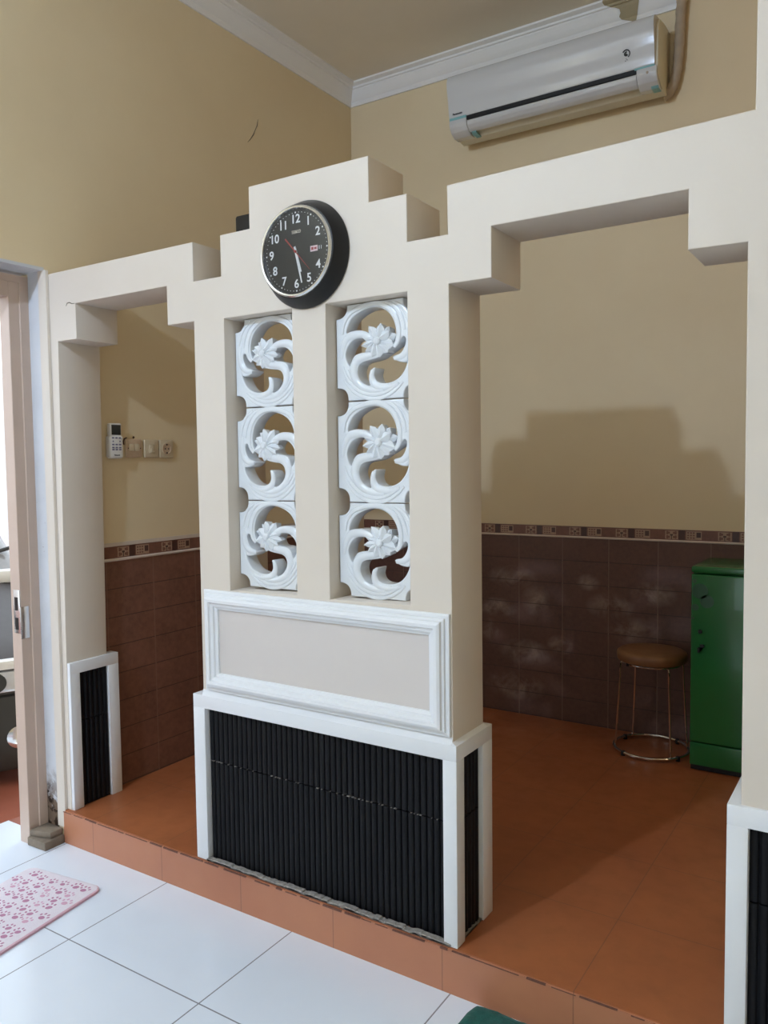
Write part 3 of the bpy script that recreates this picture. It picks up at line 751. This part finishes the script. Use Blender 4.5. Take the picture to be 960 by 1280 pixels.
a = math.radians(-122); b = MB(); b.box(SX+.150*math.cos(a)-.006, SX+.150*math.cos(a)+.006, SY+.155*math.sin(a)-.006, SY+.155*math.sin(a)+.010, .578, .606, .002); b.build('clip', M_black, st)

# ------------------------------------------------------------------ green fridge
FXa, FXb, FYa, FYb = 1.886, 2.352, 1.776, YB-.012
fr = thing('refrigerator', 'low green one-door refrigerator in the back corner behind the stool', 'refrigerator', ((FXa+FXb)/2, (FYa+FYb)/2, H))
b = MB(); b.box(FXa, FXb, FYa+.035, FYb, H+.022, 1.055, .006); b.build('body', M_green, fr)
b = MB(); b.box(FXa-.001, FXb+.001, FYa-.001, FYb, 1.057, 1.088, .010, 3); b.build('top', M_green, fr)
b = MB(); b.box(FXa, FXb, FYa, FYa+.033, .277, 1.052, .007, 3); dd = b.build('door', M_green, fr)
# dark round reflections on the door, painted as flat green discs
for (x, z, r) in ((1.905, .90, .036), (1.925, .975, .052), (1.895, .85, .024), (1.955, .93, .030), (1.900, 1.02, .020)):
    r = min(r, x-FXa-.004) if r > x-FXa-.004 else r
    b = MB(); b.lathe([(0, .0006), (r, .0006), (r, -.0006)], (x, FYa, z), 'Y', 24); b.build('round_reflection', M_green_refl, dd)
b = MB(); b.lathe([(0, .006), (.008, .006), (.010, 0)], (1.927, FYa, .790), 'Y', 16); b.build('lock', M_black, dd)
b = MB(); b.prism([(1.915, .713), (1.946, .722), (1.946, .732), (1.930, .733), (1.926, .695), (1.918, .695), (1.920, .718)], 'Y', FYa-.012, FYa+.001)
b.build('latch', M_black, dd)
b = MB(); b.box(FXa, FXb, FYa+.004, FYa+.034, H+.026, .272, .004); b.build('kick_panel', M_green, fr)
for x in (FXa+.03, FXb-.03):
    for y in (FYa+.045, FYb-.05):
        b = MB(); b.lathe([(0, 0), (.022, 0), (.024, .006), (.020, .023), (0, .023)], (x, y, H), 'Z', 16); b.build('foot', M_black, fr)
b = MB(); b.box(FXa+.004, FXb-.004, FYa+.012, FYa+.030, H+.004, H+.027); b.build('toe_strip', M_black, fr)

# ------------------------------------------------------------------ black box on the ledge
bx = MB(); bx.box(.742, .853, .060, .130, 2.3505, 2.424, .004)
bb = bx.build('small_box', M_black)
tag(bb, 'small black box standing on the partition ledge behind the clock', 'box')
b = MB(); b.box(.7385, .7425, .064, .126, 2.354, 2.420); b.build('side_strip', M_lcd, bb)

# ------------------------------------------------------------------ mats
def rrect(w, h, r, n=8):
    out = []
    for (sx, sy, a0) in ((1, 1, 0), (-1, 1, 90), (-1, -1, 180), (1, -1, 270)):
        for k in range(n+1):
            a = math.radians(a0+90*k/n); out.append((sx*(w/2-r)+r*math.cos(a), sy*(h/2-r)+r*math.sin(a)))
    return out
def mat_mesh(B, w, h, r, t, mi_top, mi_edge):
    levels = [(0.0, .0005, mi_edge), (-.002, t*.35, mi_edge), (0, t*.7, mi_edge), (-.005, t, mi_edge), (-.011, t*1.02, mi_top)]
    prev = None
    for d, z, mi in levels:
        L = [B.bm.verts.new((x, y, z)) for x, y in rrect(w+2*d, h+2*d, max(.004, r+d))]
        if prev:
            for i in range(len(L)):
                f = B.bm.faces.new([prev[i], prev[(i+1) % len(L)], L[(i+1) % len(L)], L[i]]); f.material_index = mi
        prev = L
    f = B.bm.faces.new(prev); f.material_index = mi_top
MW, ML = .375, .60
b = MB(); mat_mesh(b, MW, ML, .038, .012, 0, 1)
def blob(B, x, y, rx, ry, rot, mi, z=.0126):
    n = 12; c = B.bm.verts.new((x, y, z+.0012)); L = []
    for k in range(n):
        a = 2*PI*k/n; px, py = rx*math.cos(a), ry*math.sin(a)
        L.append(B.bm.verts.new((x+px*math.cos(rot)-py*math.sin(rot), y+px*math.sin(rot)+py*math.cos(rot), z-.0006)))
    for k in range(n): f = B.bm.faces.new([L[k], L[(k+1) % n], c]); f.material_index = mi
row = 0; y = -ML/2+.035
while y < ML/2-.025:
    x = -MW/2+.035+(.028 if row % 2 else 0)
    while x < MW/2-.028:
        px, py = x+random.uniform(-.007, .007), y+random.uniform(-.007, .007); ro = random.uniform(-.5, .5)+.3; s = random.uniform(1.15, 1.45); mi = random.choice((2, 2, 3))
        R2 = lambda dx, dy: (px+(dx*math.cos(ro)-dy*math.sin(ro))*s, py+(dx*math.sin(ro)+dy*math.cos(ro))*s)
        qx, qy = R2(0, -.004); blob(b, qx, qy, .0105*s, .0085*s, ro, mi)
        for dx, dy in ((-.014, .005), (-.006, .0125), (.006, .0125), (.014, .005)):
            qx, qy = R2(dx, dy); blob(b, qx, qy, .0037*s, .0052*s, ro-dx*25, mi)
        x += .054
    y += .047; row += 1
th = math.radians(6.0)
cxm, cym = (-.144+.205)/2, -.195
d = Vector((math.sin(math.radians(7)), -math.cos(math.radians(7)), 0)); wv = Vector((math.cos(math.radians(7)), math.sin(math.radians(7)), 0))
topc = Vector((.035, -.197, 0)); ctr = topc+d*(ML/2)
b.rot(Matrix.Translation(ctr) @ Matrix.Rotation(math.radians(7), 4, 'Z'))
mt = b.build('bath_mat', [M_mat, M_matedge, M_paw, M_pawp])
tag(mt, 'pink and white paw print bath mat lying on the white floor tiles', 'mat')

b = MB(); RW, RL = .55, .42
nx, ny = 40, 30; g = {}
for i in range(nx+1):
    for j in range(ny+1):
        u, v = i/nx-.5, j/ny-.5
        e = min(.5-abs(u), .5-abs(v)); zz = .018*min(1, (e/.04))**.5*(1+.25*math.sin(u*37+v*11)*math.cos(v*31)) + .001
        k = 1-.06*(max(0, .06-(.5-abs(u)))+max(0, .06-(.5-abs(v))))
        cr = .015*max(0, (abs(u)+abs(v)-.9))/.1
        g[i, j] = b.bm.verts.new((u*(RW-2*cr), v*(RL-2*cr), zz+random.uniform(-.001, .001)*(e > 0)))
for i in range(nx):
    for j in range(ny): b.bm.faces.new([g[i, j], g[i+1, j], g[i+1, j+1], g[i, j+1]])
b.rot(Matrix.Translation((1.672+RW/2, -.026-RL/2, 0)) @ Matrix.Rotation(math.radians(-1.2), 4, 'Z'))
rg = b.build('rug', M_rug, smooth=60)
tag(rg, 'dark green fluffy rug at the foot of the terracotta step', 'rug')

# ------------------------------------------------------------------ outside: carport and car
b = MB(); b.box(-7, XL-.4, -7, 6, -.10, -.002); struct(b.build('ground', M_redout))
b = MB(); b.box(-6.2, -6, -7, 6, -.1, 2.6); struct(b.build('wall_outside', M_outw))
car = thing('car', 'dark grey car with pale nose strip parked outside the open doorway', 'car', (-1.215, -.23, 0))
Ld = Vector((-.902, .431, 0)); Wd = Vector((.431, .902, 0)); N0 = Vector((-1.215, -.23, 0))
M_car_m = Matrix(((Ld.x, Wd.x, 0, N0.x), (Ld.y, Wd.y, 0, N0.y), (0, 0, 1, 0), (0, 0, 0, 1)))
# body: stations along the length (l, z_top, half width, z_bottom)
def loft(sts, n=12):
    B = MB(); rings = []
    for l, zt, hw, zb in sts:
        ring_ = []
        for k in range(n+1):
            a = PI*k/n; x = math.cos(a); s = math.sin(a)
            xx = hw*math.copysign(abs(x)**.35, x) if abs(x) > 1e-9 else 0
            ring_.append(B.bm.verts.new((l, xx, zb+(zt-zb)*(abs(s)**.35))))
        rings.append(ring_)
    for A, D in zip(rings, rings[1:]):
        for k in range(n): B.bm.faces.new([A[k], A[k+1], D[k+1], D[k]])
        B.bm.faces.new([A[0], D[0], D[n], A[n]])
    B.bm.faces.new(rings[0]); B.bm.faces.new(rings[-1][::-1])
    bmesh.ops.recalc_face_normals(B.bm, faces=B.bm.faces)
    return B
def cb(B, name, m, par): B.rot(M_car_m); return B.build(name, m, par)
cb(loft([(.02, .60, .72, .22), (.06, .64, .78, .2), (.25, .70, .83, .2), (.6, .80, .85, .2), (.95, .88, .86, .2), (1.1, .93, .86, .2), (1.6, .95, .87, .2), (2.9, .95, .87, .2), (3.6, .93, .86, .2), (4.1, .90, .82, .22), (4.25, .80, .75, .26)]), 'body', M_car, car)
cb(loft([(1.02, .92, .72, .88), (1.25, 1.10, .70, .9), (1.65, 1.36, .64, .9), (2.0, 1.42, .62, .9), (2.8, 1.40, .62, .9), (3.3, 1.22, .64, .9), (3.7, .96, .66, .9)]), 'cabin', M_carglass, car)
cb(loft([(1.60, 1.375, .60, 1.35), (1.7, 1.40, .63, 1.36), (2.0, 1.435, .63, 1.38), (2.8, 1.415, .63, 1.36), (3.0, 1.37, .62, 1.33)]), 'roof', M_car, car)
B = MB(); B.box(1.0, 1.12, -.74, .74, .875, .955, .02); cb(B, 'cowl', M_carwhite, car)
B = MB(); B.tube([(1.10, -.35, .955), (1.19, .1, 1.06), (1.25, .55, 1.12)], .012, 8); cb(B, 'wiper', M_cardk, car)
B = MB(); B.tube([(1.10, .2, .955), (1.17, .55, 1.04), (1.2, .68, 1.07)], .012, 8); cb(B, 'wiper', M_cardk, car)
B = MB(); B.box(-.005, .06, -.76, .76, .578, .625, .012); cb(B, 'nose_strip', M_carwhite, car)
B = MB(); B.box(-.01, .10, -.80, .80, .07, .452, .03); cb(B, 'bumper', M_cardk, car)
B = MB(); B.box(.0, .05, -.34, .34, .462, .572, .01); cb(B, 'grille', M_cardk, car)
for s in (-1, 1):
    B = MB(); B.box(-.004, .12, s*.56-.19, s*.56+.19, .462, .572, .02); hl = cb(B, 'headlight', M_lens, car)
    B = MB(); B.lathe([(0, .004), (.045, .004), (.05, -.01)], (0, 0, 0), 'X', 20); B.rot(Matrix.Translation((-.003, s*.46, .518)) @ Matrix.Rotation(PI, 4, 'Z')); cb(B, 'reflector', M_cardk, hl)
    B = MB(); B.lathe([(0, .01), (.03, .012), (.055, .006), (.06, -.01)], (0, 0, 0), 'X', 20); B.rot(Matrix.Translation((-.010, s*.55, .24)) @ Matrix.Rotation(PI, 4, 'Z')); cb(B, 'fog_light', M_chrome, car)
for l in (.75, 3.35):
    for s in (-1, 1):
        B = MB(); B.lathe([(.0, -.09), (.26, -.09), (.30, -.06), (.30, .06), (.26, .09), (.19, .08), (.0, .07)], (0, 0, 0), 'Y', 32)
        B.rot(Matrix.Translation((l, s*.785, .30)) @ (Matrix.Rotation(PI, 4, 'Z') if s > 0 else Matrix.Identity(4))); cb(B, 'wheel', M_tyre, car)

# ------------------------------------------------------------------ light
w = bpy.data.worlds.new('sky'); bpy.context.scene.world = w; w.use_nodes = True
bg = w.node_tree.nodes['Background']; bg.inputs[0].default_value = (.79, .89, .98, 1); bg.inputs[1].default_value = 2.5
def lamp(name, kind, loc, energy, col, **kw):
    l = bpy.data.lights.new(name, kind); l.energy = energy; l.color = col
    for k, v in kw.items(): setattr(l, k, v)
    o = bpy.data.objects.new(name, l); C.objects.link(o); o.location = loc; return o
lamp('ceiling_lamp', 'POINT', (.75, -2.948, 3.515), 198, (.61, .79, 1.08), shadow_soft_size=.045)
lamp('back_room_fill', 'POINT', (4.3, 1.1, 3.2), 12, (1, .84, .58), shadow_soft_size=.22)  # added warm fill out of view, brightens the pier side and shadows
p = lamp('window_daylight', 'AREA', ((WX0+WX1)/2, YF-.02, (WZ0+WZ1)/2), 1, (1, 1, 1), shape='RECTANGLE', size=WX1-WX0, size_y=WZ1-WZ0)
p.rotation_euler = (PI/2, 0, 0); p.data.cycles.is_portal = True
p = lamp('doorway_daylight', 'AREA', (XW-.02, (DY0+DY1)/2, 1.15), 1, (1, 1, 1), shape='RECTANGLE', size=.9, size_y=2.25)
p.rotation_euler = (PI/2, 0, -PI/2); p.data.cycles.is_portal = True

# ------------------------------------------------------------------ camera
cam = bpy.data.cameras.new('camera'); co = bpy.data.objects.new('camera', cam); C.objects.link(co)
cam.sensor_fit = 'VERTICAL'; cam.sensor_height = 36; cam.lens = 28.301; cam.clip_start = .05
Rr = Vector((0.8401775306354576, 0.5421776301481468, -0.012047173205537288)); Uu = Vector((-0.023038166828802973, 0.05787757351598582, 0.9980578286617815)); Ff = Vector((-0.5418218894475131, 0.8382682171303175, -0.061118215490031165))
co.matrix_world = Matrix(((Rr.x, Uu.x, -Ff.x, 2.69005), (Rr.y, Uu.y, -Ff.y, -2.03892), (Rr.z, Uu.z, -Ff.z, 1.57383), (0, 0, 0, 1)))
sc = bpy.context.scene; sc.camera = co
sc.view_settings.view_transform = 'Standard'; sc.view_settings.look = 'None'; sc.view_settings.gamma = 1; sc.view_settings.use_curve_mapping = False
sc.view_settings.exposure = 0.0
sc.cycles.max_bounces = 10; sc.cycles.diffuse_bounces = 6

for o in list(bpy.data.objects):
    for k in ('_org', '_w'):
        if k in o: del o[k]
